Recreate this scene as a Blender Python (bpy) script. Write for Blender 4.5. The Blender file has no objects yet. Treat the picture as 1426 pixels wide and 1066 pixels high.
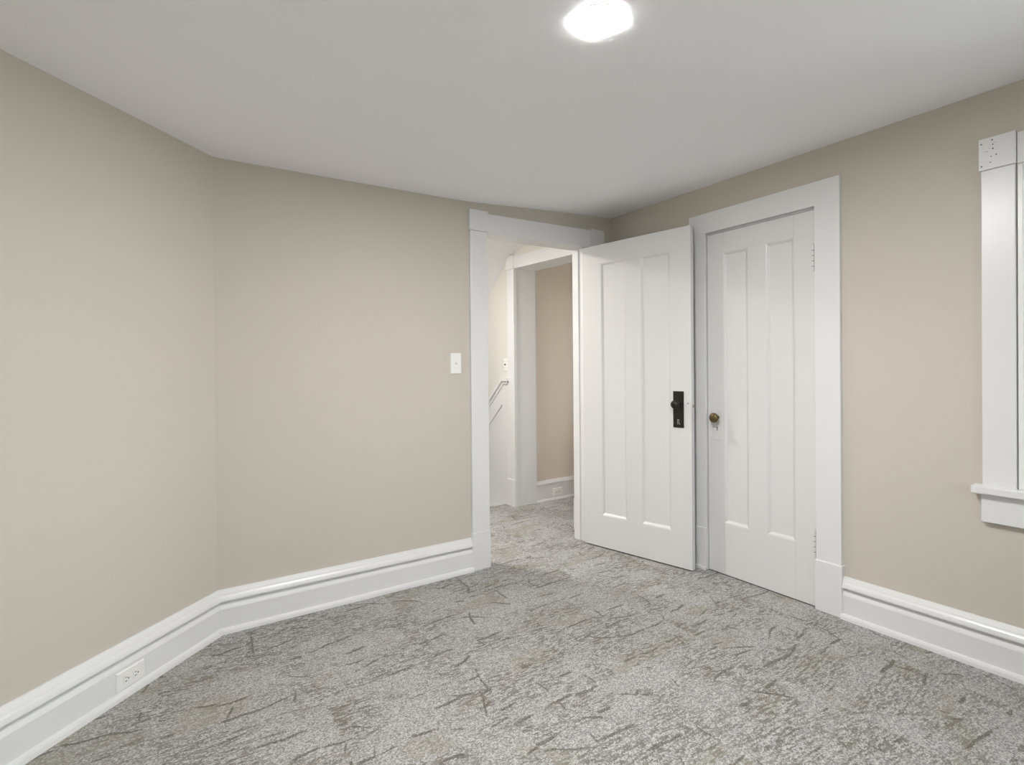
import bpy, bmesh, math, random
from mathutils import Vector, Matrix

# ------------------------------------------------------------------ camera
SC = bpy.context.scene
COL = SC.collection
F_PX, CY = 740.483, 518.313
YAW, PITCH, ROLL = math.radians(33.9105), math.radians(-0.2305), math.radians(-0.4737)
EYE = Vector((0.0, 0.0, 1.2))
fw = Vector((math.sin(YAW)*math.cos(PITCH), math.cos(YAW)*math.cos(PITCH), math.sin(PITCH)))
rt = Vector((math.cos(YAW), -math.sin(YAW), 0.0))
up = rt.cross(fw)
r2 = rt*math.cos(ROLL) + up*math.sin(ROLL)
u2 = -rt*math.sin(ROLL) + up*math.cos(ROLL)
cam_data = bpy.data.cameras.new('camera')
cam = bpy.data.objects.new('camera', cam_data)
COL.objects.link(cam)
M = Matrix.Identity(4)
for i, v in enumerate((r2, u2, -fw, EYE)):
    for k in range(3):
        M[k][i] = v[k]
cam.matrix_world = M
cam_data.sensor_fit = 'HORIZONTAL'
cam_data.sensor_width = 36.0
cam_data.lens = 36.0*F_PX/1426.0
cam_data.shift_y = -(533.0 - CY)/1426.0
cam_data.clip_start = 0.02
SC.camera = cam

# ------------------------------------------------------------------ world, exposure
SC.view_settings.view_transform = 'Standard'
SC.view_settings.look = 'None'
SC.view_settings.exposure = 0.33
SC.view_settings.gamma = 1.0
SC.view_settings.use_curve_mapping = False
wd = bpy.data.worlds.new('overcast_sky')
SC.world = wd
wd.use_nodes = True
WORLD = 6.0
_nt = wd.node_tree
_tc = _nt.nodes.new('ShaderNodeTexCoord'); _sp = _nt.nodes.new('ShaderNodeSeparateXYZ'); _rp = _nt.nodes.new('ShaderNodeValToRGB')
_mr = _nt.nodes.new('ShaderNodeMapRange'); _mr.inputs[1].default_value = -1.0
_nt.links.new(_tc.outputs['Generated'], _sp.inputs[0]); _nt.links.new(_sp.outputs['Z'], _mr.inputs[0]); _nt.links.new(_mr.outputs[0], _rp.inputs[0])
_cr = _rp.color_ramp
_cr.elements[0].position = 0.0; _cr.elements[0].color = (0.5, 0.5, 0.49, 1)        # ground
_cr.elements[1].position = 1.0; _cr.elements[1].color = (0.85, 0.92, 1.0, 1)         # overcast sky overhead
for _p, _c in ((0.47, (0.6, 0.6, 0.59, 1)), (0.53, (0.95, 0.98, 1.0, 1))):
    _e = _cr.elements.new(_p); _e.color = _c
_nt.links.new(_rp.outputs[0], _nt.nodes['Background'].inputs[0])
_nt.nodes['Background'].inputs[1].default_value = WORLD
SC.cycles.use_denoising = True
SC.cycles.max_bounces = 14
SC.cycles.diffuse_bounces = 10
SC.cycles.sample_clamp_indirect = 6.0

LAMP_STRENGTH = 620.0        # bedroom wafer light
HALL_STRENGTH = 440.0
LAMP_COL = (1.0, 0.985, 0.965)
HALL_COL = (1.0, 0.972, 0.93)

# ------------------------------------------------------------------ room numbers
XR, YB, XL = 2.739, 2.7856, 0.2309
AL = math.radians(43.438)
LD = Vector((-math.cos(AL), -math.sin(AL)))       # along the angled wall, away from the corner
LN = Vector((math.sin(AL), -math.cos(AL)))        # its face direction (into the room)
LLEN = 1.5
CORNER = Vector((XL, YB))
LEND = CORNER + LD*LLEN
XW = LEND.x
YF = -1.75
TH = 0.115                                        # back wall thickness
HX = 2.62                                         # hall's right wall face
HX2 = 2.84
HY = 3.87                                         # far room's back wall face

def ceil_z(x):
    pts = [(-9, 2.188), (0.3, 2.188), (0.9, 2.197), (1.35, 2.204), (1.62, 2.211), (2.03, 2.243), (2.4, 2.266), (2.74, 2.286), (9, 2.30)]
    for (x0, z0), (x1, z1) in zip(pts, pts[1:]):
        if x <= x1:
            return z0 + (z1-z0)*(x-x0)/(x1-x0)
    return pts[-1][1]

# ------------------------------------------------------------------ materials
def new_mat(name):
    m = bpy.data.materials.new(name)
    m.use_nodes = True
    nt = m.node_tree
    return m, nt, nt.nodes['Principled BSDF']

def N(nt, t, **kw):
    n = nt.nodes.new(t)
    for k, v in kw.items():
        setattr(n, k, v)
    return n

def math_node(nt, op, a, b=None, clamp=False):
    n = N(nt, 'ShaderNodeMath', operation=op, use_clamp=clamp)
    for i, v in enumerate((a, b)):
        if v is None: continue
        if hasattr(v, 'is_linked'): nt.links.new(v, n.inputs[i])
        else: n.inputs[i].default_value = v
    return n.outputs[0]

def maprange(nt, v, a, b, c=0.0, d=1.0, smooth=True):
    n = N(nt, 'ShaderNodeMapRange')
    if smooth: n.interpolation_type = 'SMOOTHSTEP'
    nt.links.new(v, n.inputs[0])
    for i, q in enumerate((a, b, c, d)): n.inputs[i+1].default_value = q
    return n.outputs[0]

def mixcol(nt, fac, a, b):
    n = N(nt, 'ShaderNodeMix', data_type='RGBA')
    if hasattr(fac, 'is_linked'): nt.links.new(fac, n.inputs[0])
    else: n.inputs[0].default_value = fac
    for i, v in ((6, a), (7, b)):
        if hasattr(v, 'is_linked'): nt.links.new(v, n.inputs[i])
        else: n.inputs[i].default_value = (*v, 1)
    return n.outputs[2]

def paint(name, col, rough=0.5, var=0.03, scale=3.0, bump=0.0, bscale=220.0, spec=0.5):
    m, nt, b = new_mat(name)
    tc = N(nt, 'ShaderNodeTexCoord')
    nz = N(nt, 'ShaderNodeTexNoise')
    nz.inputs['Scale'].default_value = scale
    nz.inputs['Detail'].default_value = 3
    nt.links.new(tc.outputs['Object'], nz.inputs['Vector'])
    lo = tuple(c*(1-var) for c in col); hi = tuple(min(1, c*(1+var)) for c in col)
    nt.links.new(mixcol(nt, nz.outputs['Fac'], lo, hi), b.inputs['Base Color'])
    b.inputs['Roughness'].default_value = rough
    b.inputs['Specular IOR Level'].default_value = spec
    if bump:
        n2 = N(nt, 'ShaderNodeTexNoise')
        n2.inputs['Scale'].default_value = bscale
        n2.inputs['Detail'].default_value = 2
        nt.links.new(tc.outputs['Object'], n2.inputs['Vector'])
        bp = N(nt, 'ShaderNodeBump')
        bp.inputs['Strength'].default_value = bump
        bp.inputs['Distance'].default_value = 0.002
        nt.links.new(n2.outputs['Fac'], bp.inputs['Height'])
        nt.links.new(bp.outputs[0], b.inputs['Normal'])
    return m

def carpet():
    m, nt, b = new_mat('grey_streaked_carpet')
    L = nt.links
    tc = N(nt, 'ShaderNodeTexCoord')
    # yarn loops: every loop has one colour, and the pattern steps from loop to loop
    mp0 = N(nt, 'ShaderNodeMapping'); mp0.inputs['Scale'].default_value = (215, 265, 0.01)
    L.new(tc.outputs['Object'], mp0.inputs['Vector'])
    vor = N(nt, 'ShaderNodeTexVoronoi', voronoi_dimensions='2D'); vor.inputs['Scale'].default_value = 1.0
    vor.inputs['Randomness'].default_value = 0.9
    L.new(mp0.outputs[0], vor.inputs['Vector'])
    unmap = N(nt, 'ShaderNodeVectorMath', operation='MULTIPLY'); unmap.inputs[1].default_value = (1/215, 1/265, 0)
    L.new(vor.outputs['Position'], unmap.inputs[0])
    LP = unmap.outputs[0]
    sepc = N(nt, 'ShaderNodeSeparateColor'); L.new(vor.outputs['Color'], sepc.inputs[0])
    rnd, rnd2 = sepc.outputs[0], sepc.outputs[1]
    # carpet tiles, each with its own run of the pattern
    tv = N(nt, 'ShaderNodeVectorMath', operation='DIVIDE'); tv.inputs[1].default_value = (0.5, 0.5, 1)
    fl = N(nt, 'ShaderNodeVectorMath', operation='FLOOR')
    L.new(LP, tv.inputs[0]); L.new(tv.outputs[0], fl.inputs[0])
    wn = N(nt, 'ShaderNodeTexWhiteNoise', noise_dimensions='3D'); L.new(fl.outputs[0], wn.inputs['Vector'])
    off = N(nt, 'ShaderNodeVectorMath', operation='SCALE'); off.inputs['Scale'].default_value = 9.0
    L.new(wn.outputs['Color'], off.inputs[0])
    ps = N(nt, 'ShaderNodeVectorMath', operation='ADD')
    L.new(LP, ps.inputs[0]); L.new(off.outputs[0], ps.inputs[1])
    P = ps.outputs[0]
    def rotated(src, rot):
        if not rot: return src
        r = N(nt, 'ShaderNodeVectorRotate', rotation_type='Z_AXIS'); r.inputs['Angle'].default_value = rot
        L.new(src, r.inputs['Vector']); return r.outputs[0]
    def noise(scale, rot=0.0, detail=2.0, shift=(0, 0, 0), dist=0.0, src=P, rough=0.5):
        mp = N(nt, 'ShaderNodeMapping')
        mp.inputs['Scale'].default_value = scale
        mp.inputs['Location'].default_value = shift
        L.new(rotated(src, rot), mp.inputs['Vector'])
        n = N(nt, 'ShaderNodeTexNoise', noise_dimensions='2D'); n.inputs['Scale'].default_value = 1.0
        n.inputs['Detail'].default_value = detail
        n.inputs['Roughness'].default_value = rough
        n.inputs['Distortion'].default_value = dist
        L.new(mp.outputs[0], n.inputs['Vector'])
        return n.outputs['Fac']
    mul = lambda x, y: math_node(nt, 'MULTIPLY', x, y)
    add = lambda x, y: math_node(nt, 'ADD', x, y)
    # strata of short dashes, in patches
    pm = maprange(nt, noise((3.0, 4.2, 1), detail=2.5, shift=(3, 1, 0)), 0.38, 0.60)
    st = noise((22, 115, 1), rot=0.06, detail=2, shift=(1, 5, 0), dist=0.5)
    streak = mul(maprange(nt, st, 0.48, 0.56), add(mul(pm, 0.76), 0.12))
    # cracks: nearly parallel broken lines along the tiles, fewer across and aslant
    def crack(axis, freq, wob, wsc, rot, shift, half, msc, lo, hi):
        src = rotated(P, rot)
        sp = N(nt, 'ShaderNodeSeparateXYZ'); L.new(src, sp.inputs[0])
        u = add(mul(sp.outputs[axis], freq), mul(noise(wsc, rot=rot, shift=shift, detail=3, rough=0.45), wob))
        fr = math_node(nt, 'FRACT', u)
        d = math_node(nt, 'ABSOLUTE', math_node(nt, 'SUBTRACT', fr, 0.5))
        k = maprange(nt, noise(msc, rot=rot, shift=(shift[1]+4, shift[0]+7, 0), detail=2), lo, hi)
        ln = math_node(nt, 'LESS_THAN', d, mul(k, half*freq))
        return mul(ln, add(mul(k, 0.6), 0.4))
    c1 = crack(1, 9.0, 2.2, (1.6, 1.2, 1), -0.06, (2, 9, 0), 0.0062, (6.0, 16, 1), 0.505, 0.63)
    c2 = crack(0, 5.0, 1.6, (1.2, 1.8, 1), 0.20, (8, 3, 0), 0.0042, (10, 6.0, 1), 0.56, 0.67)
    c3 = crack(1, 6.0, 2.0, (1.4, 1.0, 1), 0.42, (5, 2, 0), 0.0056, (6.0, 10, 1), 0.545, 0.66)
    cracks = math_node(nt, 'MAXIMUM', math_node(nt, 'MAXIMUM', c1, c2), c3)
    lp = rnd
    rag = add(mul(rnd2, -0.55), 1.12)
    dark = math_node(nt, 'MULTIPLY', math_node(nt, 'MAXIMUM', mul(streak, 0.86), mul(cracks, 0.97)), rag, clamp=True)
    base = mixcol(nt, lp, CARPET_LO, CARPET_HI)
    ol = maprange(nt, noise((2.6, 5.0, 1), detail=3, shift=(11, 6, 0)), 0.52, 0.68)
    olm = mul(mul(ol, add(mul(maprange(nt, st, 0.38, 0.6), 0.6), 0.25)), add(mul(rnd2, 0.5), 0.5))
    base = mixcol(nt, olm, base, CARPET_OLIVE)
    col = mixcol(nt, dark, base, CARPET_DARK)
    L.new(col, b.inputs['Base Color'])
    b.inputs['Roughness'].default_value = 0.95
    b.inputs['Specular IOR Level'].default_value = 0.1
    b.inputs['Sheen Weight'].default_value = 0.1
    bp = N(nt, 'ShaderNodeBump'); bp.inputs['Strength'].default_value = 0.35; bp.inputs['Distance'].default_value = 0.003
    h = math_node(nt, 'SUBTRACT', math_node(nt, 'SUBTRACT', 0.5, mul(vor.outputs['Distance'], 0.6)), mul(dark, 0.35))
    L.new(h, bp.inputs['Height']); L.new(bp.outputs[0], b.inputs['Normal'])
    return m

CARPET_LO, CARPET_HI = (0.195, 0.190, 0.185), (0.535, 0.527, 0.519)
CARPET_OLIVE, CARPET_DARK = (0.265, 0.248, 0.175), (0.118, 0.111, 0.092)

MAT = {}
MAT['wall'] = paint('beige_wall_paint', (0.565, 0.527, 0.470), 0.75, 0.012, 1.5, 0.06, 260, 0.3)
MAT['hallwall'] = paint('greige_hall_paint', (0.69, 0.675, 0.635), 0.75, 0.012, 1.5, 0.06, 260, 0.3)
MAT['farwall'] = paint('tan_far_room_paint', (0.70, 0.62, 0.545), 0.75, 0.012, 1.5, 0.06, 260, 0.3)
MAT['ceil'] = paint('white_ceiling_paint', (0.91, 0.915, 0.94), 0.9, 0.01, 1.2, 0.05, 200, 0.2)
MAT['trim'] = paint('white_gloss_trim_paint', (0.735, 0.738, 0.745), 0.32, 0.012, 6.0, 0.05, 45, 0.5)
MAT['door'] = paint('white_door_paint', (0.69, 0.69, 0.69), 0.38, 0.012, 5.0, 0.05, 45, 0.5)
MAT['plate'] = paint('white_switch_plastic', (0.83, 0.83, 0.82), 0.3, 0.005, 8.0)
MAT['slot'] = paint('dark_slot', (0.05, 0.05, 0.05), 0.6, 0.05, 30)
MAT['iron'] = paint('blackened_bronze', (0.035, 0.031, 0.026), 0.45, 0.45, 70, 0.35, 160)
MAT['brass'] = paint('aged_brass', (0.16, 0.115, 0.055), 0.38, 0.35, 90, 0.3, 160)
MAT['worn'] = paint('worn_bare_metal', (0.45, 0.42, 0.36), 0.45, 0.25, 200)
MAT['gap_shade'] = paint('closet_gap_shade', (0.25, 0.24, 0.22), 0.8, 0.05, 5)  # closet interior coloured dark so the door gaps read as shade
MAT['ring'] = paint('white_lamp_trim', (0.85, 0.85, 0.84), 0.4, 0.005, 8)
for k, met in (('iron', 0.7), ('brass', 0.85), ('worn', 0.8)):
    MAT[k].node_tree.nodes['Principled BSDF'].inputs['Metallic'].default_value = met
MAT['carpet'] = carpet()

def glow(name, col, s):
    m, nt, b = new_mat(name)
    nz = N(nt, 'ShaderNodeTexNoise'); nz.inputs['Scale'].default_value = 4
    nt.links.new(mixcol(nt, nz.outputs['Fac'], col, tuple(c*0.99 for c in col)), b.inputs['Emission Color'])
    b.inputs['Emission Strength'].default_value = s
    b.inputs['Base Color'].default_value = (0.9, 0.9, 0.9, 1)
    return m
MAT['glow'] = glow('lamp_diffuser', LAMP_COL, LAMP_STRENGTH)
MAT['hallglow'] = glow('hall_lamp_diffuser', HALL_COL, HALL_STRENGTH)

def glass():
    m = bpy.data.materials.new('window_glass'); m.use_nodes = True
    nt = m.node_tree; nt.nodes.clear()
    out = N(nt, 'ShaderNodeOutputMaterial'); mx = N(nt, 'ShaderNodeMixShader')
    tr = N(nt, 'ShaderNodeBsdfTransparent'); gl = N(nt, 'ShaderNodeBsdfGlossy'); gl.inputs['Roughness'].default_value = 0.02
    tr.inputs[0].default_value = (0.95, 0.98, 0.97, 1)
    fr = N(nt, 'ShaderNodeFresnel'); fr.inputs[0].default_value = 1.45
    nt.links.new(fr.outputs[0], mx.inputs[0]); nt.links.new(tr.outputs[0], mx.inputs[1]); nt.links.new(gl.outputs[0], mx.inputs[2])
    nt.links.new(mx.outputs[0], out.inputs[0])
    return m
MAT['glass'] = glass()

# ------------------------------------------------------------------ mesh helpers
def box(bm, x0, x1, y0, y1, z0, z1, mi=0):
    vs = [bm.verts.new((x, y, z)) for z in (z0, z1) for x, y in ((x0, y0), (x1, y0), (x1, y1), (x0, y1))]
    for f in ((3, 2, 1, 0), (4, 5, 6, 7), (0, 1, 5, 4), (1, 2, 6, 5), (2, 3, 7, 6), (3, 0, 4, 7)):
        fc = bm.faces.new([vs[i] for i in f]); fc.material_index = mi
    return vs

def hexa(bm, bottom, top):
    """closed solid between two matching polygons of 3-D points"""
    n = len(bottom)
    a = [bm.verts.new(p) for p in bottom]; b = [bm.verts.new(p) for p in top]
    bm.faces.new(a[::-1]); bm.faces.new(b)
    for i in range(n):
        j = (i+1) % n
        bm.faces.new((a[i], a[j], b[j], b[i]))

def prism(bm, poly, z0, z1):
    hexa(bm, [(x, y, z0) for x, y in poly], [(x, y, z1) for x, y in poly])

def sweep(bm, a, b, ca, cb):
    """loft profile points: ca / cb are lists of 3-D points at both ends; caps included"""
    va = [bm.verts.new(p) for p in ca]; vb = [bm.verts.new(p) for p in cb]
    n = len(va)
    for i in range(n):
        j = (i+1) % n
        bm.faces.new((va[i], vb[i], vb[j], va[j]))
    bm.faces.new(va); bm.faces.new(vb[::-1])

def lathe(bm, prof, seg=28, mat4=None, mi=0):
    """prof: (radius, height) around +Z, moved by mat4"""
    rings = []
    for r, h in prof:
        if r < 1e-6:
            rings.append([bm.verts.new((0, 0, h))])
        else:
            rings.append([bm.verts.new((r*math.cos(2*math.pi*i/seg), r*math.sin(2*math.pi*i/seg), h)) for i in range(seg)])
    for A, B in zip(rings, rings[1:]):
        for i in range(seg):
            j = (i+1) % seg
            if len(A) == 1 and len(B) == 1: continue
            if len(A) == 1: f = bm.faces.new((A[0], B[i], B[j]))
            elif len(B) == 1: f = bm.faces.new((A[i], A[j], B[0]))
            else: f = bm.faces.new((A[i], A[j], B[j], B[i]))
            f.material_index = mi
    if mat4 is not None:
        bmesh.ops.transform(bm, matrix=mat4, verts=[v for R in rings for v in R])

def obj(name, bm, mats, parent=None, bevel=0.0, smooth=False, seg=2):
    bmesh.ops.recalc_face_normals(bm, faces=bm.faces[:])
    me = bpy.data.meshes.new(name)
    bm.to_mesh(me); bm.free()
    for m in (mats if isinstance(mats, (list, tuple)) else [mats]):
        me.materials.append(m)
    o = bpy.data.objects.new(name, me)
    COL.objects.link(o)
    if parent: o.parent = parent
    if smooth:
        for p in me.polygons: p.use_smooth = True
    if bevel:
        md = o.modifiers.new('bevel', 'BEVEL')
        md.width = bevel; md.segments = seg; md.limit_method = 'ANGLE'; md.angle_limit = math.radians(40)
        md.harden_normals = False
    return o

def tag(o, label, cat, group=None, kind=None):
    o['label'] = label; o['category'] = cat
    if group: o['group'] = group
    if kind: o['kind'] = kind
    return o

def empty(name, loc=(0, 0, 0), rotz=0.0):
    o = bpy.data.objects.new(name, None)
    COL.objects.link(o)
    o.location = loc; o.rotation_euler = (0, 0, rotz)
    o.empty_display_size = 0.05
    return o

def struct(name, bm, m, label, cat, **kw):
    return tag(obj(name, bm, m, **kw), label, cat, kind='structure')

# ------------------------------------------------------------------ room shell
ZT = 2.42
LANDING_Y = 3.985
bm = bmesh.new()
box(bm, -1.05, 3.55, -1.9, YB+TH/2, -0.12, 0)
box(bm, 0.70, 4.4, YB+TH/2, LANDING_Y, -0.12, 0)
bmesh.ops.remove_doubles(bm, verts=bm.verts[:], dist=1e-5)
struct('floor', bm, MAT['carpet'], 'grey carpet with dark broken streaks and olive patches covering the floor', 'floor')

# ceiling: an old plaster ceiling that climbs towards the right-hand wall
bm = bmesh.new()
xs = [-1.0 + 0.1*i for i in range(39)]; ys = [-1.9, -0.5, 1.0, 2.84]
for zo, flip in ((0, 0), (0.08, 1)):
    g = [[bm.verts.new((x, y, (ceil_z(x-.06)+ceil_z(x)+ceil_z(x+.06))/3+zo)) for y in ys] for x in xs]
    for i in range(len(xs)-1):
        for j in range(len(ys)-1):
            f = bm.faces.new((g[i][j], g[i+1][j], g[i+1][j+1], g[i][j+1]))
ceiling = struct('ceiling', bm, MAT['ceil'], 'smooth white ceiling rising slightly toward the right wall', 'ceiling', smooth=True)

# angled wall on the left
bm = bmesh.new()
def lpt(s, off): return tuple(CORNER + LD*s + LN*off)
prism(bm, [lpt(0, 0), lpt(LLEN, 0), lpt(LLEN+0.06, -0.12), lpt(-0.05, -0.12)], 0, ZT)
struct('wall_left', bm, MAT['wall'], 'bare beige wall at left meeting the back wall at a wide angle', 'wall')
bm = bmesh.new(); box(bm, XW-0.12, XW, YF, LEND.y, 0, ZT)
struct('wall_side', bm, MAT['wall'], 'beige wall left of the camera beyond the angled wall', 'wall')

# back wall with the doorway
DX0, DX1, DZ = 1.690, 2.505, 2.045
bm = bmesh.new()
box(bm, XL-0.02, DX0-0.02, YB, YB+TH, 0, ZT)
box(bm, DX1+0.02, XR+0.12, YB, YB+TH, 0, ZT)
box(bm, DX0-0.02, DX1+0.02, YB, YB+TH, DZ+0.02, ZT)
struct('wall_back', bm, MAT['wall'], 'beige back wall holding the light switch and the open doorway', 'wall')

# right wall: closet opening and window opening
CY0, CY1, CZ = 1.350, 1.985, 2.000
WY0, WY1, WZ0, WZ1 = -0.32, 0.602, 0.728, 1.970
bm = bmesh.new()
def rwall(y0, y1, z0, z1): box(bm, XR, XR+0.13, y0, y1, z0, z1)
rwall(CY1+0.02, YB, 0, ZT); rwall(CY0-0.02, CY1+0.02, CZ+0.02, ZT)
rwall(WY1+0.02, CY0-0.02, 0, ZT)
rwall(WY0-0.02, WY1+0.02, 0, WZ0-0.02); rwall(WY0-0.02, WY1+0.02, WZ1+0.02, ZT)
rwall(YF, WY0-0.02, 0, ZT)
struct('wall_right', bm, MAT['wall'], 'beige right wall holding the closed closet door and the window', 'wall')

# wall behind the camera with an opening for the added fill window
FX0, FX1, FZ0, FZ1 = 0.15, 1.55, 0.75, 1.97
bm = bmesh.new()
box(bm, XW-0.12, FX0-0.02, YF-0.13, YF, 0, ZT); box(bm, FX1+0.02, XR+0.13, YF-0.13, YF, 0, ZT)
box(bm, FX0-0.02, FX1+0.02, YF-0.13, YF, 0, FZ0-0.02); box(bm, FX0-0.02, FX1+0.02, YF-0.13, YF, FZ1+0.02, ZT)
struct('wall_front', bm, MAT['wall'], 'beige wall behind the camera with the opening of an added fill window', 'wall')

# closet behind the closed door
bm = bmesh.new()
box(bm, 3.45, 3.55, 1.1, 2.25, 0, ZT); box(bm, XR+0.13, 3.45, 1.1, 1.18, 0, ZT); box(bm, XR+0.13, 3.45, 2.17, 2.25, 0, ZT)
box(bm, XR+0.13, 3.55, 1.1, 2.25, ZT, ZT+0.06)
struct('wall_closet', bm, MAT['gap_shade'], 'closet walls behind the closed door', 'wall')

# ------------------------------------------------------------------ hall and far room
HD0, HD1, HDZ = 3.040, 3.845, 2.080
bm = bmesh.new()
box(bm, HX, HX2, YB+TH, HD0-0.02, 0, ZT)
box(bm, HX, HX2, HD1+0.02, 6.0, -2.0, ZT)
box(bm, HX, HX2, HD0-0.02, HD1+0.02, HDZ+0.02, ZT)
struct('wall_hall_right', bm, MAT['hallwall'], 'pale greige hall wall above the sloping white wainscot', 'wall')
bm = bmesh.new()
box(bm, HX2, 4.4, HY, HY+0.12, 0, ZT)
box(bm, 4.3, 4.4, YB+TH, 3.05, 0, ZT); box(bm, 4.3, 4.4, 3.70, HY, 0, ZT); box(bm, 4.3, 4.4, 3.05, 3.70, 0, 0.75); box(bm, 4.3, 4.4, 3.05, 3.70, 1.95, ZT)
box(bm, XR+0.12, 4.4, YB, YB+TH, 0, ZT)
struct('wall_far_room', bm, MAT['farwall'], 'tan wall of the room beyond the hall doorway', 'wall')
bm = bmesh.new()
box(bm, 0.70, 0.80, YB+TH, LANDING_Y, 0, ZT)
box(bm, 0.70, 1.68, LANDING_Y, LANDING_Y+0.1, -2.0, ZT)
box(bm, 1.58, 1.68, LANDING_Y+0.1, 6.0, -2.0, ZT)
box(bm, 1.58, HX2, 6.0, 6.1, -2.0, ZT)
struct('wall_hall_left', bm, MAT['hallwall'], 'hall walls on the left side of the stair', 'wall')
# hall ceiling: flat, then curving down along the stair
prof = [(YB+TH, 2.285), (3.45, 2.280), (3.62, 2.272), (3.74, 2.255), (3.86, 2.217), (3.95, 2.172), (4.03, 2.123), (4.16, 2.012), (4.30, 1.886), (6.05, 0.30)]
bm = bmesh.new()
sweep(bm, 0, 0, [(0.70, y, z) for y, z in prof] + [(0.70, y, max(z, ZT)+0.08) for y, z in prof[::-1]],
      [(HX+0.001, y, z) for y, z in prof] + [(HX+0.001, y, max(z, ZT)+0.08) for y, z in prof[::-1]])
box(bm, HX2-0.001, 4.4, YB+TH, HY, 2.30, ZT+0.08)
struct('ceiling_hall', bm, MAT['ceil'], 'white hall ceiling curving down above the stair', 'ceiling')
# the stair going down away from the landing
bm = bmesh.new()
for i in range(8):
    box(bm, 1.68, HX, LANDING_Y+0.228*i, LANDING_Y+0.228*(i+1), -2.0, -0.2*(i+1))
struct('floor_stair', bm, MAT['carpet'], 'carpeted stair going down from the hall landing', 'stair')

# ------------------------------------------------------------------ skirting boards
PROF = [(0.0, 0.197), (0.008, 0.197), (0.011, 0.191), (0.017, 0.180), (0.020, 0.173), (0.0215, 0.1725), (0.026, 0.166), (0.029, 0.157), (0.030, 0.150),
        (0.029, 0.1465), (0.0155, 0.1445), (0.0145, 0.138), (0.017, 0.128), (0.0215, 0.119), (0.024, 0.112), (0.024, 0.026), (0.034, 0.0235), (0.038, 0.015), (0.040, 0.0), (0.0, 0.0)]
def skirting(name, a, b, n, ma, mb, label, prof=PROF, mat='trim', cat='baseboard'):
    """a -> b on the wall face, n = direction into the room; ma/mb: slide per unit of depth along a->b at each end (mitre)"""
    a = Vector(a); b = Vector(b); n = Vector(n); d = (b-a).normalized()
    bm = bmesh.new()
    ca = [(*(a + n*o + d*(o*ma)), z) for o, z in prof]; cb = [(*(b + n*o + d*(o*mb)), z) for o, z in prof]
    sweep(bm, 0, 0, ca, cb)
    return struct(name, bm, MAT[mat], label, cat, bevel=0.0008)
# corner of angled wall and back wall: the bisector
turn = math.pi - AL                              # interior angle
mt = 1/math.tan(turn/2)
skirting('baseboard_left', lpt(LLEN, 0), lpt(0, 0), LN, 0, -mt+0.0, 'white moulded baseboard along the angled left wall', )
skirting('baseboard_back', (XL, YB), (1.566, YB), (0, -1), mt, 0, 'white moulded baseboard along the back wall up to the doorway')
skirting('baseboard_right', (XR, 1.2325), (XR, YF), (-1, 0), 0, 0, 'white moulded baseboard along the right wall under the window')
skirting('baseboard_side', (XW, YF), (XW, LEND.y), (1, 0), 0, 0, 'white moulded baseboard left of the camera')
FPROF = [(0, 0.188), (0.010, 0.188), (0.014, 0.178), (0.021, 0.160), (0.021, 0.152), (0.018, 0.149), (0.018, 0.018), (0.028, 0.016), (0.032, 0), (0, 0)]
skirting('baseboard_far_room', (HX2, HY), (4.3, HY), (0, -1), 0, 0, 'plain white baseboard in the room beyond the hall', prof=FPROF)

# ------------------------------------------------------------------ doorway trim (back wall)
t1 = tag(empty('trim_1', (DX0, YB, 0)), 'white casing with corner blocks around the open doorway in the back wall', 'door casing', kind='structure')
def part(name, parent, bm, mat='trim', bevel=0.0015, **kw):
    bmesh.ops.translate(bm, verts=bm.verts[:], vec=-parent.location)
    return obj(name, bm, MAT[mat] if isinstance(mat, str) else mat, parent, bevel=bevel, **kw)
bm = bmesh.new(); box(bm, 1.566, 1.686, YB-0.022, YB+0.01, 0.225, 2.036); part('side_casing', t1, bm)
bm = bmesh.new(); box(bm, 2.528, 2.645, YB-0.022, YB+0.01, 0.225, 2.050); part('side_casing', t1, bm)
bm = bmesh.new(); box(bm, 1.562, 1.689, YB-0.028, YB+0.01, 0.0, 0.226); part('plinth_block', t1, bm, bevel=0.003)
bm = bmesh.new(); box(bm, 2.526, 2.648, YB-0.028, YB+0.01, 0.0, 0.226); part('plinth_block', t1, bm, bevel=0.003)
bm = bmesh.new(); hexa(bm, [(1.687, y, z) for y, z in ((YB-.02, 2.029), (YB+.01, 2.029), (YB+.01, 2.150), (YB-.02, 2.150))],
                       [(2.527, y, z) for y, z in ((YB-.02, 2.048), (YB+.01, 2.048), (YB+.01, 2.168), (YB-.02, 2.168))]); part('head_casing', t1, bm)
bm = bmesh.new(); box(bm, 1.559, 1.687, YB-0.030, YB+0.01, 2.037, 2.161); part('corner_block', t1, bm)
bm = bmesh.new(); box(bm, 2.527, 2.648, YB-0.030, YB+0.01, 2.051, 2.176); part('corner_block', t1, bm)
# jamb lining with stop
bm = bmesh.new()
box(bm, DX0-0.02, DX0, YB, YB+TH+0.002, 0, DZ); box(bm, 2.477, DX1+0.02, YB+0.0, YB+TH+0.002, 0, DZ)
hexa(bm, [(DX0-.02, y, z) for y, z in ((YB, 2.029), (YB+TH+.002, 2.029), (YB+TH+.002, 2.065), (YB, 2.065))],
     [(DX1+.02, y, z) for y, z in ((YB, 2.047), (YB+TH+.002, 2.047), (YB+TH+.002, 2.066), (YB, 2.066))])
part('door_jamb', t1, bm, bevel=0.001)
bm = bmesh.new()
box(bm, 2.466, 2.477, YB+0.045, YB+TH-0.01, 0, 2.03); box(bm, DX0, DX0+0.011, YB+0.045, YB+TH-0.01, 0, 2.02)
part('door_stop', t1, bm, bevel=0.001)

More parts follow.
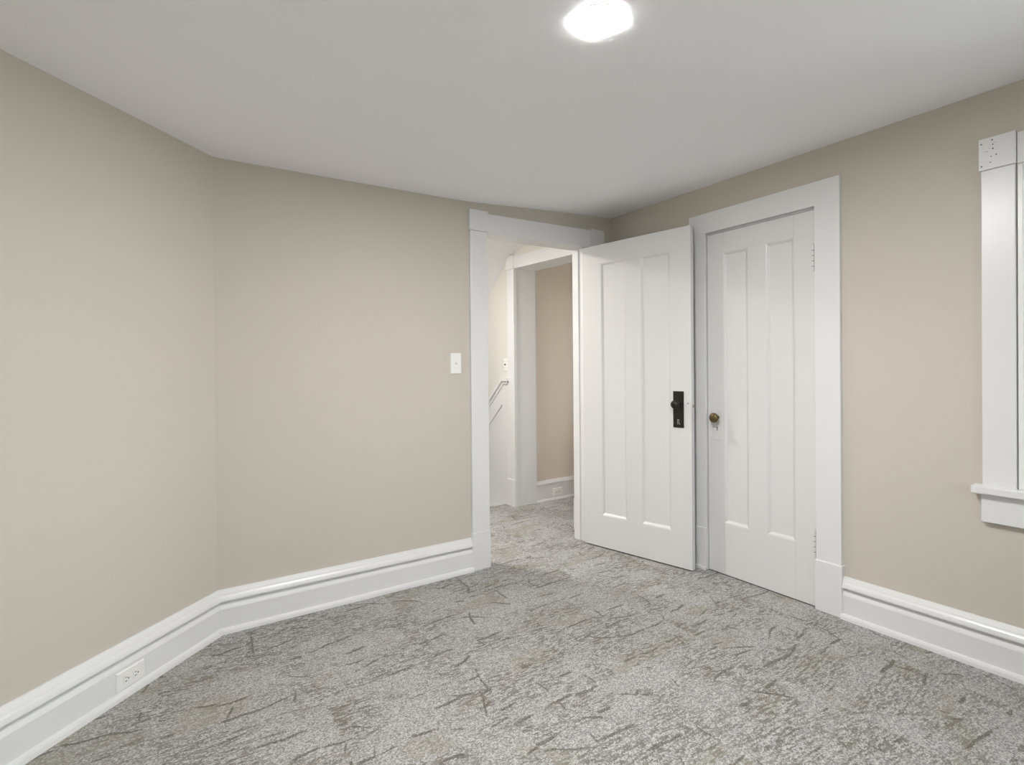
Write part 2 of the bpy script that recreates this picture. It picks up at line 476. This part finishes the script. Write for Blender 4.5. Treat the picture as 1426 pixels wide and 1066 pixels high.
# ------------------------------------------------------------------ doors
def leaf(width, panels, h, th, z0=0.0, tilt=0.0):
    """panelled door leaf in its own frame: s along +X from hinge, front face y=0 looking -Y, back y=th. panels: (s0,s1,z0,z1)"""
    bm = bmesh.new()
    cuts = [0.0] + [v for p in panels for v in p[:2]] + [width]
    zb, zt = panels[0][2], panels[0][3]
    for i in range(0, len(cuts), 2):
        box(bm, cuts[i], cuts[i+1], 0, th, zb, zt)
    box(bm, 0, width, 0, th, z0, zb); box(bm, 0, width, 0, th, zt, h)
    # weld stiles and rails into one skin: drop faces that lie inside
    bmesh.ops.remove_doubles(bm, verts=bm.verts[:], dist=1e-5)
    return bm

def panel_bm(p, th, mould=0.014, ledge=0.020, depth=0.011):
    s0, s1, z0, z1 = p
    bm = bmesh.new()
    for y_face, y_in in ((0.0, depth), (th, th-depth)):
        o = [(s0, y_face, z0), (s1, y_face, z0), (s1, y_face, z1), (s0, y_face, z1)]
        i = [(s0+mould, y_in, z0+ledge), (s1-mould, y_in, z0+ledge), (s1-mould, y_in, z1-mould), (s0+mould, y_in, z1-mould)]
        sg = 1 if y_face == 0 else -1
        q = [(a[0]*.65+b[0]*.35, y_face+sg*depth*.22, a[2]*.65+b[2]*.35) for a, b in zip(o, i)]
        r = [(a[0]*.28+b[0]*.72, y_face+sg*depth*.80, a[2]*.28+b[2]*.72) for a, b in zip(o, i)]
        rings = [[bm.verts.new(v) for v in R] for R in (o, q, r, i)]
        for A, B in zip(rings, rings[1:]):
            for k in range(4):
                bm.faces.new((A[k], A[(k+1) % 4], B[(k+1) % 4], B[k]))
        bm.faces.new(rings[-1])
    return bm

# door_1: the bedroom door, swung wide into the room
HG = Vector((2.449, 2.764)); EG = Vector((2.6155, 2.004))
ang = math.atan2(EG.y-HG.y, EG.x-HG.x)
d1 = tag(empty('door_1', (HG.x, HG.y, 0.008), ang), 'white two-panel door swung open into the room, with black knob plate', 'door', kind='structure')
P1 = [(0.150, 0.336, 0.212, 1.897), (0.448, 0.645, 0.212, 1.897)]
DW, DH, DTH = 0.778, 2.024, 0.036
bm = leaf(DW, P1, DH, DTH)
for v in bm.verts:
    if v.co.z > 2.0: v.co.z += 0.010*v.co.x/DW
obj('stile_and_rail_frame', bm, MAT['door'], d1, bevel=0.0012)
for p in P1:
    obj('panel', panel_bm(p, DTH), MAT['door'], d1)

def knob_mesh(axis_m, r=0.026):
    bm = bmesh.new()
    lathe(bm, [(0.0, 0.0), (0.0125, 0.0), (0.0125, 0.003), (0.0100, 0.006), (0.0085, 0.014), (0.0085, 0.026), (0.013, 0.030), (r*.82, 0.034),
               (r*.98, 0.041), (r, 0.047), (r*.95, 0.053), (r*.74, 0.059), (r*.4, 0.0625), (0.0, 0.0635)], 28, axis_m)
    return bm
TO_FRONT = Matrix.Rotation(math.radians(90), 4, 'X')      # +Z -> -Y
TO_BACK = Matrix.Rotation(math.radians(-90), 4, 'X')      # +Z -> +Y
for side, y, tm in (('front', 0.0, TO_FRONT), ('back', DTH, TO_BACK)):
    sg = -1 if side == 'front' else 1
    bm = bmesh.new()
    y0, y1 = sorted((y, y+sg*0.004)); box(bm, 0.664, 0.731, y0, y1, 0.838, 1.056)
    y0, y1 = sorted((y+sg*0.0035, y+sg*0.0055)); box(bm, 0.670, 0.725, y0, y1, 0.846, 1.048)
    pl = obj('escutcheon_plate', bm, MAT['iron'], d1, bevel=0.002)
    kb = obj('door_knob', knob_mesh(Matrix.Translation((0.700, y+sg*0.005, 0.979)) @ tm), MAT['iron'], d1, smooth=True)
    if side == 'front':
        # keyhole with its worn bright edges
        bm = bmesh.new()
        box(bm, 0.692, 0.703, y-0.0075, y-0.0045, 0.882, 0.888)
        box(bm, 0.692, 0.695, y-0.0075, y-0.0045, 0.858, 0.884)
        box(bm, 0.700, 0.703, y-0.0075, y-0.0045, 0.862, 0.884)
        box(bm, 0.7045, 0.709, y-0.0075, y-0.0045, 0.858, 0.864)
        k = obj('keyhole_edge', bm, MAT['worn'], pl, bevel=0.0006); k['label'] = 'worn bright keyhole edge'
        bm = bmesh.new(); box(bm, 0.6955, 0.6995, y-0.0062, y-0.0045, 0.856, 0.881)
        obj('keyhole', bm, MAT['slot'], pl)
bm = bmesh.new(); box(bm, DW-0.0005, DW+0.0012, 0.008, 0.028, 0.93, 1.05)
lt = obj('latch_plate', bm, MAT['door'], d1, bevel=0.0005)
bm = bmesh.new(); box(bm, DW+0.001, DW+0.008, 0.010, 0.022, 0.960, 0.978)
obj('latch_bolt', bm, MAT['worn'], lt, bevel=0.001)
bm = bmesh.new(); lathe(bm, [(0, 0), (0.0035, 0), (0.0035, 0.002), (0, 0.0025)], 10, Matrix.Translation((0.757, 0, 0.985)) @ TO_FRONT)
obj('screw_mark', bm, MAT['slot'], d1)
for zc in (0.25, 1.72):
    bm = bmesh.new()
    for k in range(5):
        lathe(bm, [(0, 0), (0.0062, 0), (0.0062, 0.0185), (0, 0.0185)], 12, Matrix.Translation((-0.006, 0.030, zc+0.02*k)))
    obj('hinge', bm, MAT['door'], d1, smooth=False)

# door_2: the closet door, shut
d2 = tag(empty('door_2', (XR-0.010, 1.3535, 0.006), math.pi/2), 'white two-panel closet door, shut, with a small brass knob', 'door', kind='structure')
W2 = 0.619
P2 = [(0.1045, 0.2545, 0.298, 1.860), (0.3625, 0.5135, 0.298, 1.860)]
# local frame: +X runs along +Y of the room, front face must look to -X of the room, i.e. local +Y
def flip(bm, th):
    for v in bm.verts: v.co.y = th - v.co.y - th
    return bm
bm = flip(leaf(W2, P2, 1.979, 0.034), 0.034)
obj('stile_and_rail_frame', bm, MAT['door'], d2, bevel=0.0012)
for p in P2:
    obj('panel', flip(panel_bm(p, 0.034, mould=0.016, ledge=0.018), 0.034), MAT['door'], d2)
# joints between stiles and rails, slightly opened under the paint
for s, za, zb in ((P2[0][0], 1.862, 1.977), (P2[1][1], 1.862, 1.977), (P2[0][0], 0.004, 0.296), (P2[1][1], 0.004, 0.296)):
    bm = bmesh.new(); box(bm, s-0.0007, s+0.0007, -0.001, 0.0004, za, zb)
    obj('joint_line', bm, MAT['wall'], d2)
bm = bmesh.new(); box(bm, 0.523, 0.581, -0.001, 0.0034, 0.774, 0.957)
pl = obj('escutcheon_plate', bm, MAT['door'], d2, bevel=0.0018)
kb = obj('door_knob', knob_mesh(Matrix.Translation((0.5535, 0.002, 0.906)) @ TO_BACK @ Matrix.Diagonal((1, 1, 0.82, 1)), r=0.0285), MAT['brass'], d2, smooth=True)
kb['label'] = 'aged brass knob'
bm = bmesh.new(); box(bm, 0.5545, 0.5585, 0.001, 0.0044, 0.828, 0.846)
lathe(bm, [(0, 0), (0.0045, 0), (0.0045, 0.0009), (0, 0.0009)], 14, Matrix.Translation((0.5565, 0.0034, 0.846)) @ TO_BACK)
obj('keyhole', bm, MAT['slot'], pl)
for zc in (1.672, 0.249):
    bm = bmesh.new()
    for k in range(5):
        lathe(bm, [(0, 0), (0.0058, 0), (0.0058, 0.0235), (0, 0.0235)], 12, Matrix.Translation((0.0040, 0.0065, zc+0.0262*k)))
    lathe(bm, [(0, 0), (0.0035, 0), (0.0045, 0.004), (0, 0.009)], 12, Matrix.Translation((0.0040, 0.0065, zc+0.131)))
    hg = obj('hinge', bm, MAT['door'], d2)
    bm = bmesh.new(); box(bm, -0.0030, -0.0016, -0.006, 0.0085, zc-0.002, zc+0.137)
    for k in range(1, 5):
        box(bm, -0.0005, 0.0085, -0.004, 0.0108, zc+0.0262*k-0.0027, zc+0.0262*k)
    g = obj('hinge_gap', bm, MAT['slot'], hg)

# closet casing
t2 = tag(empty('trim_2', (XR, CY0, 0)), 'plain white casing around the closet door in the right wall', 'door casing', kind='structure')
bm = bmesh.new(); box(bm, XR-0.022, XR+0.01, 1.2325, CY0, 0.247, 2.000); part('side_casing', t2, bm)
bm = bmesh.new(); box(bm, XR-0.022, XR+0.01, CY1-0.006, 2.090, 0.247, 2.000); part('side_casing', t2, bm)
bm = bmesh.new(); box(bm, XR-0.0225, XR+0.01, 1.2325, 2.092, 1.9995, 2.118); part('head_casing', t2, bm)
for y0, y1 in ((1.2265, CY0+0.002), (CY1-0.008, 2.093)):
    bm = bmesh.new(); box(bm, XR-0.031, XR+0.01, y0, y1, 0.0, 0.248); part('plinth_block', t2, bm, bevel=0.003)
bm = bmesh.new(); box(bm, XR-0.045, XR-0.030, CY1-0.010, 2.094, 0, 0.020); part('shoe_strip', t2, bm, bevel=0.004)
bm = bmesh.new()
box(bm, XR+0.006, XR+0.13, CY0-0.02, CY0+0.001, 0, CZ+0.02); box(bm, XR+0.006, XR+0.13, CY1-0.006, CY1+0.02, 0, CZ+0.02); box(bm, XR+0.006, XR+0.13, CY0+0.006, CY1, CZ-0.008, CZ+0.02)
part('door_jamb', t2, bm, bevel=0.0)
bm = bmesh.new()
box(bm, XR+0.026, XR+0.045, CY0+0.006, CY0+0.03, 0, CZ); box(bm, XR+0.026, XR+0.045, CY1-0.02, CY1, 0, CZ); box(bm, XR+0.026, XR+0.045, CY0, CY1, CZ-0.025, CZ)
part('door_stop', t2, bm, bevel=0.0)

# ------------------------------------------------------------------ window_1 at the right edge
w1 = tag(empty('window_1', (XR, WY1, WZ0)), 'white cased window at the right edge with stool and apron', 'window', kind='structure')
for y0, y1 in ((0.608, 0.709), (WY0-0.107, WY0-0.006)):
    bm = bmesh.new(); box(bm, XR-0.022, XR+0.008, y0, y1, WZ0-0.002, 1.968); part('side_casing', w1, bm, bevel=0.002)
    bm = bmesh.new()
    yy0, yy1 = y0-0.004, y1+0.004
    box(bm, XR-0.033, XR+0.008, yy0, yy1, 1.968, 2.090)
    if y0 > 0:
        random.seed(4)
        for fy, fz, r in ((.705, 2.070, .0030), (.704, 1.983, .0030), (.672, 2.078, .0028), (.670, 2.060, .0026), (.670, 2.044, .0030), (.660, 2.018, .0026),
                          (.675, 2.015, .0022), (.678, 1.993, .0024), (.690, 2.038, .0014), (.686, 2.037, .0014), (.699, 2.055, .0012), (.664, 2.066, .0013), (.681, 2.049, .0013)):
            lathe(bm, [(0, 0), (r, 0), (r*0.8, 0.0005), (0, 0.0006)], 8, Matrix.Translation((XR-0.033, fy, fz)) @ Matrix.Rotation(math.radians(-90), 4, 'Y'), mi=1)
    bmesh.ops.translate(bm, verts=bm.verts[:], vec=-w1.location)
    obj('corner_block', bm, [MAT['trim'], MAT['slot']], w1, bevel=0.0015)
bm = bmesh.new(); box(bm, XR-0.024, XR+0.008, WY0-0.002, 0.603, 1.966, 2.084); part('head_casing', w1, bm, bevel=0.002)
bm = bmesh.new(); box(bm, XR-0.055, XR+0.06, WY0-0.135, 0.738, 0.697, WZ0); part('stool', w1, bm, bevel=0.005, seg=3)
bm = bmesh.new(); box(bm, XR-0.026, XR+0.004, WY0-0.107, 0.713, 0.583, 0.698); part('apron', w1, bm, bevel=0.004, seg=3)
# stop beads, jamb lining, sashes
bm = bmesh.new()
for y0, y1 in ((0.589, 0.6055), (WY0, WY0+0.0145)):
    box(bm, XR-0.010, XR+0.045, y0, y1, WZ0, WZ1)
box(bm, XR-0.010, XR+0.045, WY0+0.0145, 0.589, WZ1-0.014, WZ1)
part('stop_bead', w1, bm, mat='plate', bevel=0.002)
bm = bmesh.new()
box(bm, XR+0.004, XR+0.15, WY1, WY1+0.02, WZ0-0.02, WZ1+0.02); box(bm, XR+0.004, XR+0.15, WY0-0.02, WY0, WZ0-0.02, WZ1+0.02)
box(bm, XR+0.004, XR+0.15, WY0, WY1, WZ1, WZ1+0.02); box(bm, XR+0.06, XR+0.17, WY0, WY1, WZ0-0.02, WZ0)
part('jamb_lining', w1, bm, bevel=0.0)
def sash(parent, plane, fixed, u0, u1, z0, z1, d0, d1, bot, name='sash'):
    bm = bmesh.new()
    def b(a0, a1, q0, q1, e0=d0, e1=d1):
        if plane == 'x': box(bm, e0, e1, a0, a1, q0, q1)
        else: box(bm, a0, a1, e0, e1, q0, q1)
    b(u0, u0+.045, z0, z1); b(u1-.045, u1, z0, z1); b(u0+.045, u1-.045, z0, z0+bot); b(u0+.045, u1-.045, z1-.035, z1)
    s = part(name, parent, bm, bevel=0.002)
    bm = bmesh.new(); m = (d0+d1)/2
    b(u0+.043, u1-.043, z0+bot-.002, z1-.033, m-.002, m+.002)
    bmesh.ops.translate(bm, verts=bm.verts[:], vec=-parent.location)
    obj('pane', bm, MAT['glass'], s)
sash(w1, 'x', 0, WY0, WY1, WZ0, 1.365, XR+0.047, XR+0.082, 0.07)
sash(w1, 'x', 0, WY0, WY1, 1.330, WZ1, XR+0.086, XR+0.121, 0.035)

# fill_window_2 is unseen, added behind the camera for daylight fill
w2 = tag(empty('fill_window_2', (FX0, YF, FZ0)), 'unseen wide white window added behind the camera for fill light', 'window', kind='structure')
bm = bmesh.new()
box(bm, FX0-.11, FX0, YF-.01, YF+.022, FZ0, FZ1+.11); box(bm, FX1, FX1+.11, YF-.01, YF+.022, FZ0, FZ1+.11); box(bm, FX0, FX1, YF-.01, YF+.022, FZ1, FZ1+.11)
box(bm, FX0-.14, FX1+.14, YF-.06, YF+.05, FZ0-.03, FZ0); box(bm, FX0-.11, FX1+.11, YF-.01, YF+.022, FZ0-.14, FZ0-.03)
part('casing', w2, bm)
bm = bmesh.new()
box(bm, FX0-.02, FX0, YF-.15, YF-.01, FZ0-.02, FZ1+.02); box(bm, FX1, FX1+.02, YF-.15, YF-.01, FZ0-.02, FZ1+.02)
box(bm, FX0, FX1, YF-.15, YF-.01, FZ1, FZ1+.02); box(bm, FX0, FX1, YF-.15, YF-.06, FZ0-.02, FZ0)
part('jamb_lining', w2, bm, bevel=0.0)
FM = (FX0+FX1)/2
sash(w2, 'y', 0, FX0, FM, FZ0, FZ1, YF-.09, YF-.05, 0.06); sash(w2, 'y', 0, FM, FX1, FZ0, FZ1, YF-.09, YF-.05, 0.06)

# fill_window_3 is unseen, added to brighten the room beyond the hall
w3 = tag(empty('fill_window_3', (4.3, 3.05, 0.75)), 'unseen white window added to light the room beyond the hall', 'window', kind='structure')
sash(w3, 'x', 0, 3.05, 3.70, 0.75, 1.37, 4.33, 4.36, 0.06); sash(w3, 'x', 0, 3.05, 3.70, 1.335, 1.95, 4.365, 4.395, 0.035)

# ------------------------------------------------------------------ hall trim
t3 = tag(empty('trim_3', (HX, HD1, 0)), 'white casing and deep jamb of the far doorway seen through the open door', 'door casing', kind='structure')
bm = bmesh.new(); box(bm, HX-0.020, HX+0.01, 3.834, 3.938, 0.235, 2.082); part('side_casing', t3, bm)
bm = bmesh.new(); box(bm, HX-0.020, HX+0.01, 2.935, 3.045, 0.235, 2.060); part('side_casing', t3, bm)
bm = bmesh.new(); box(bm, HX-0.026, HX+0.01, 3.830, 3.940, 0, 0.236); part('plinth_block', t3, bm, bevel=0.003)
bm = bmesh.new(); box(bm, HX-0.026, HX+0.01, 2.932, 3.048, 0, 0.236); part('plinth_block', t3, bm, bevel=0.003)
bm = bmesh.new(); hexa(bm, [(x, 3.046, z) for x, z in ((HX-.018, 2.060), (HX+.01, 2.060), (HX+.01, 2.166), (HX-.018, 2.166))],
                       [(x, 3.833, z) for x, z in ((HX-.018, 2.082), (HX+.01, 2.082), (HX+.01, 2.186), (HX-.018, 2.186))]); part('head_casing', t3, bm)
bm = bmesh.new(); box(bm, HX-0.028, HX+0.01, 3.828, 3.942, 2.083, 2.204); part('corner_block', t3, bm)
bm = bmesh.new(); box(bm, HX-0.028, HX+0.01, 2.932, 3.050, 2.061, 2.180); part('corner_block', t3, bm)
bm = bmesh.new()
box(bm, HX+0.002, HX2+0.004, HD1, HD1+0.02, 0, 2.09); box(bm, HX+0.002, HX2+0.004, HD0-0.02, HD0, 0, 2.07)
hexa(bm, [(x, HD0, z) for x, z in ((HX+.002, 2.066), (HX2+.004, 2.066), (HX2+.004, 2.10), (HX+.002, 2.10))],
     [(x, HD1, z) for x, z in ((HX+.002, 2.086), (HX2+.004, 2.086), (HX2+.004, 2.10), (HX+.002, 2.10))])
part('door_jamb', t3, bm, bevel=0.001)

# sloping wainscot along the stair
SL = 0.877
t4 = tag(empty('trim_4', (HX, 3.942, 0)), 'white panelled wainscot with a sloping cap going down the stair', 'wainscot', kind='structure')
def poly_x(bm, pts, x0, x1): hexa(bm, [(x0, y, z) for y, z in pts], [(x1, y, z) for y, z in pts])
def cz(y, z0): return z0 - SL*(y-4.007)
YE = 5.4
bm = bmesh.new(); poly_x(bm, [(3.942, -0.02), (3.942, 1.10), (4.007, 1.10), (YE, cz(YE, 1.10)), (YE, cz(YE, 1.10)-1.2), (4.2, -0.2)], HX-0.006, HX+0.004)
part('backing_board', t4, bm, bevel=0)
bm = bmesh.new()   # frame: stile, top rail
poly_x(bm, [(3.942, 0.15), (3.942, 1.10), (4.007, 1.10), (4.037, 1.075), (4.037, 0.12)], HX-0.018, HX-0.004)
poly_x(bm, [(4.035, cz(4.035, 1.10)), (YE, cz(YE, 1.10)), (YE, cz(YE, 0.914)), (4.035, cz(4.035, 0.914))], HX-0.018, HX-0.004)
part('panel_frame', t4, bm, bevel=0.002)
bm = bmesh.new()   # skirt following the stair
poly_x(bm, [(3.942, -0.02), (3.942, 0.195), (3.965, 0.188), (YE, 0.188-0.77*(YE-3.965)), (YE, -0.15-0.77*(YE-3.965)), (4.05, -0.25), (3.99, -0.02)], HX-0.022, HX-0.004)
part('stair_skirt', t4, bm, bevel=0.003)
bm = bmesh.new()   # cap
poly_x(bm, [(3.915, 1.099), (3.915, 1.126), (4.012, 1.126), (YE, cz(YE, 1.133)), (YE, cz(YE, 1.093)), (4.004, 1.099)], HX-0.048, HX+0.004)
part('cap_rail', t4, bm, bevel=0.004, seg=3)
bm = bmesh.new()
poly_x(bm, [(3.942, 1.075), (3.942, 1.100), (4.004, 1.100), (YE, cz(YE, 1.10)), (YE, cz(YE, 1.066)), (3.995, 1.075)], HX-0.030, HX-0.004)
part('cap_moulding', t4, bm, bevel=0.003)

# ------------------------------------------------------------------ switches and outlets
def place(root, pos, n, rot90=False):
    """local frame: +Z out of the wall, +Y up, +X sideways"""
    n = Vector(n).normalized(); z = n; y = Vector((0, 0, 1)); x = y.cross(z)
    if rot90: x, y = y, -x
    M = Matrix.Identity(4)
    for i, v in enumerate((x, y, z, Vector(pos))):
        for k in range(3): M[k][i] = v[k]
    root.matrix_world = M

def plate_bm(w, h, t=0.006):
    bm = bmesh.new()
    b = 0.0035
    hexa(bm, [(-w/2, -h/2, 0), (w/2, -h/2, 0), (w/2, h/2, 0), (-w/2, h/2, 0)], [(-w/2, -h/2, t*.45), (w/2, -h/2, t*.45), (w/2, h/2, t*.45), (-w/2, h/2, t*.45)])
    hexa(bm, [(-w/2, -h/2, t*.45), (w/2, -h/2, t*.45), (w/2, h/2, t*.45), (-w/2, h/2, t*.45)], [(-w/2+b, -h/2+b, t), (w/2-b, -h/2+b, t), (w/2-b, h/2-b, t), (-w/2+b, h/2-b, t)])
    return bm
def screws(root, spots, z, m='plate'):
    for x, y in spots:
        bm = bmesh.new(); lathe(bm, [(0, 0), (0.0032, 0), (0.0028, 0.0012), (0, 0.0015)], 12, Matrix.Translation((x, y, z)))
        o = obj('screw', bm, MAT[m], root)

def light_switch(pos, n, label, toggle_mat='plate', w=0.070, h=0.122):
    s = tag(empty('light_switch'), label, 'light switch'); place(s, pos, n)
    obj('face_plate', plate_bm(w, h), MAT['plate'], s)
    bm = bmesh.new(); box(bm, -0.0055, 0.0055, -0.0125, 0.0125, 0.0055, 0.0065); obj('toggle_slot', bm, MAT['plate'], s)
    bm = bmesh.new(); hexa(bm, [(-.0045, -.006, .006), (.0045, -.006, .006), (.0045, .006, .006), (-.0045, .006, .006)],
                           [(-.0035, .002, .017), (.0035, .002, .017), (.0035, .010, .0155), (-.0035, .010, .0155)])
    t = obj('toggle', bm, MAT[toggle_mat], s, bevel=0.0008)
    if toggle_mat != 'plate': t['label'] = 'dark toggle'
    screws(s, ((0, 0.03), (0, -0.03)), 0.006)
    return s

def wall_outlet(pos, n, label, w=0.070, h=0.114):
    s = tag(empty('wall_outlet'), label, 'outlet'); place(s, pos, n, True)
    obj('face_plate', plate_bm(w, h), MAT['plate'], s)
    for yy in (0.0195, -0.0195):
        bm = bmesh.new()
        pts = []
        for k in range(24):
            a = 2*math.pi*k/24
            pts.append((0.0165*math.cos(a), max(-0.0125, min(0.0125, 0.0165*math.sin(a)))+yy))
        hexa(bm, [(x, y, 0.005) for x, y in pts], [(x, y, 0.0078) for x, y in pts])
        r = obj('receptacle', bm, MAT['plate'], s, bevel=0.0006)
        bm = bmesh.new()
        box(bm, -0.0078, -0.0052, yy-0.002, yy+0.007, 0.0074, 0.0081); box(bm, 0.0052, 0.0078, yy-0.001, yy+0.006, 0.0074, 0.0081)
        lathe(bm, [(0, 0), (0.0027, 0), (0.0027, 0.0007), (0, 0.0007)], 12, Matrix.Translation((0, yy-0.0075, 0.0074)))
        obj('slot', bm, MAT['slot'], r)
    screws(s, ((0, 0),), 0.006)
    return s

light_switch((1.473, YB, 1.240), (0, -1, 0), 'white toggle switch plate on the back wall left of the doorway')
light_switch((HX, 3.993, 1.246), (-1, 0, 0), 'small white switch with dark toggle in the hall above the wainscot', 'slot', 0.062, 0.108)
p = CORNER + LD*0.460 + LN*0.0238
wall_outlet((p.x, p.y, 0.066), (LN.x, LN.y, 0), 'white duplex outlet set sideways in the left baseboard')
wall_outlet((3.085, HY-0.0178, 0.070), (0, -1, 0), 'white outlet in the baseboard of the room beyond the hall')

# ------------------------------------------------------------------ ceiling lights
def ceiling_light(pos, label, mat, r=0.0755):
    s = tag(empty('ceiling_light', pos), label, 'ceiling light')
    bm = bmesh.new()
    lathe(bm, [(0, 0.003), (r-0.0002, 0.003), (r-0.0002, -0.0050), (0, -0.0050)], 48)
    obj('base', bm, MAT['ring'], s, smooth=False)
    bm = bmesh.new()
    lathe(bm, [(0, -0.0049), (r, -0.0049), (r, -0.00497), (r*.97, -0.00502), (r*.6, -0.0051), (0, -0.0052)], 64)
    obj('diffuser', bm, mat, s, smooth=True)
    return s
lamp = ceiling_light((1.064, 1.126, ceil_z(1.064)-0.002), 'round white flush ceiling light, lit, in the bedroom ceiling', MAT['glow'])
lamp.rotation_euler = (0, -math.atan((2.204-2.197)/0.45), 0)      # lies flat on the slightly climbing ceiling
ceiling_light((1.36, 3.58, 2.2715), 'round lit ceiling light in the hall, left of the doorway beyond the back wall', MAT['hallglow'])
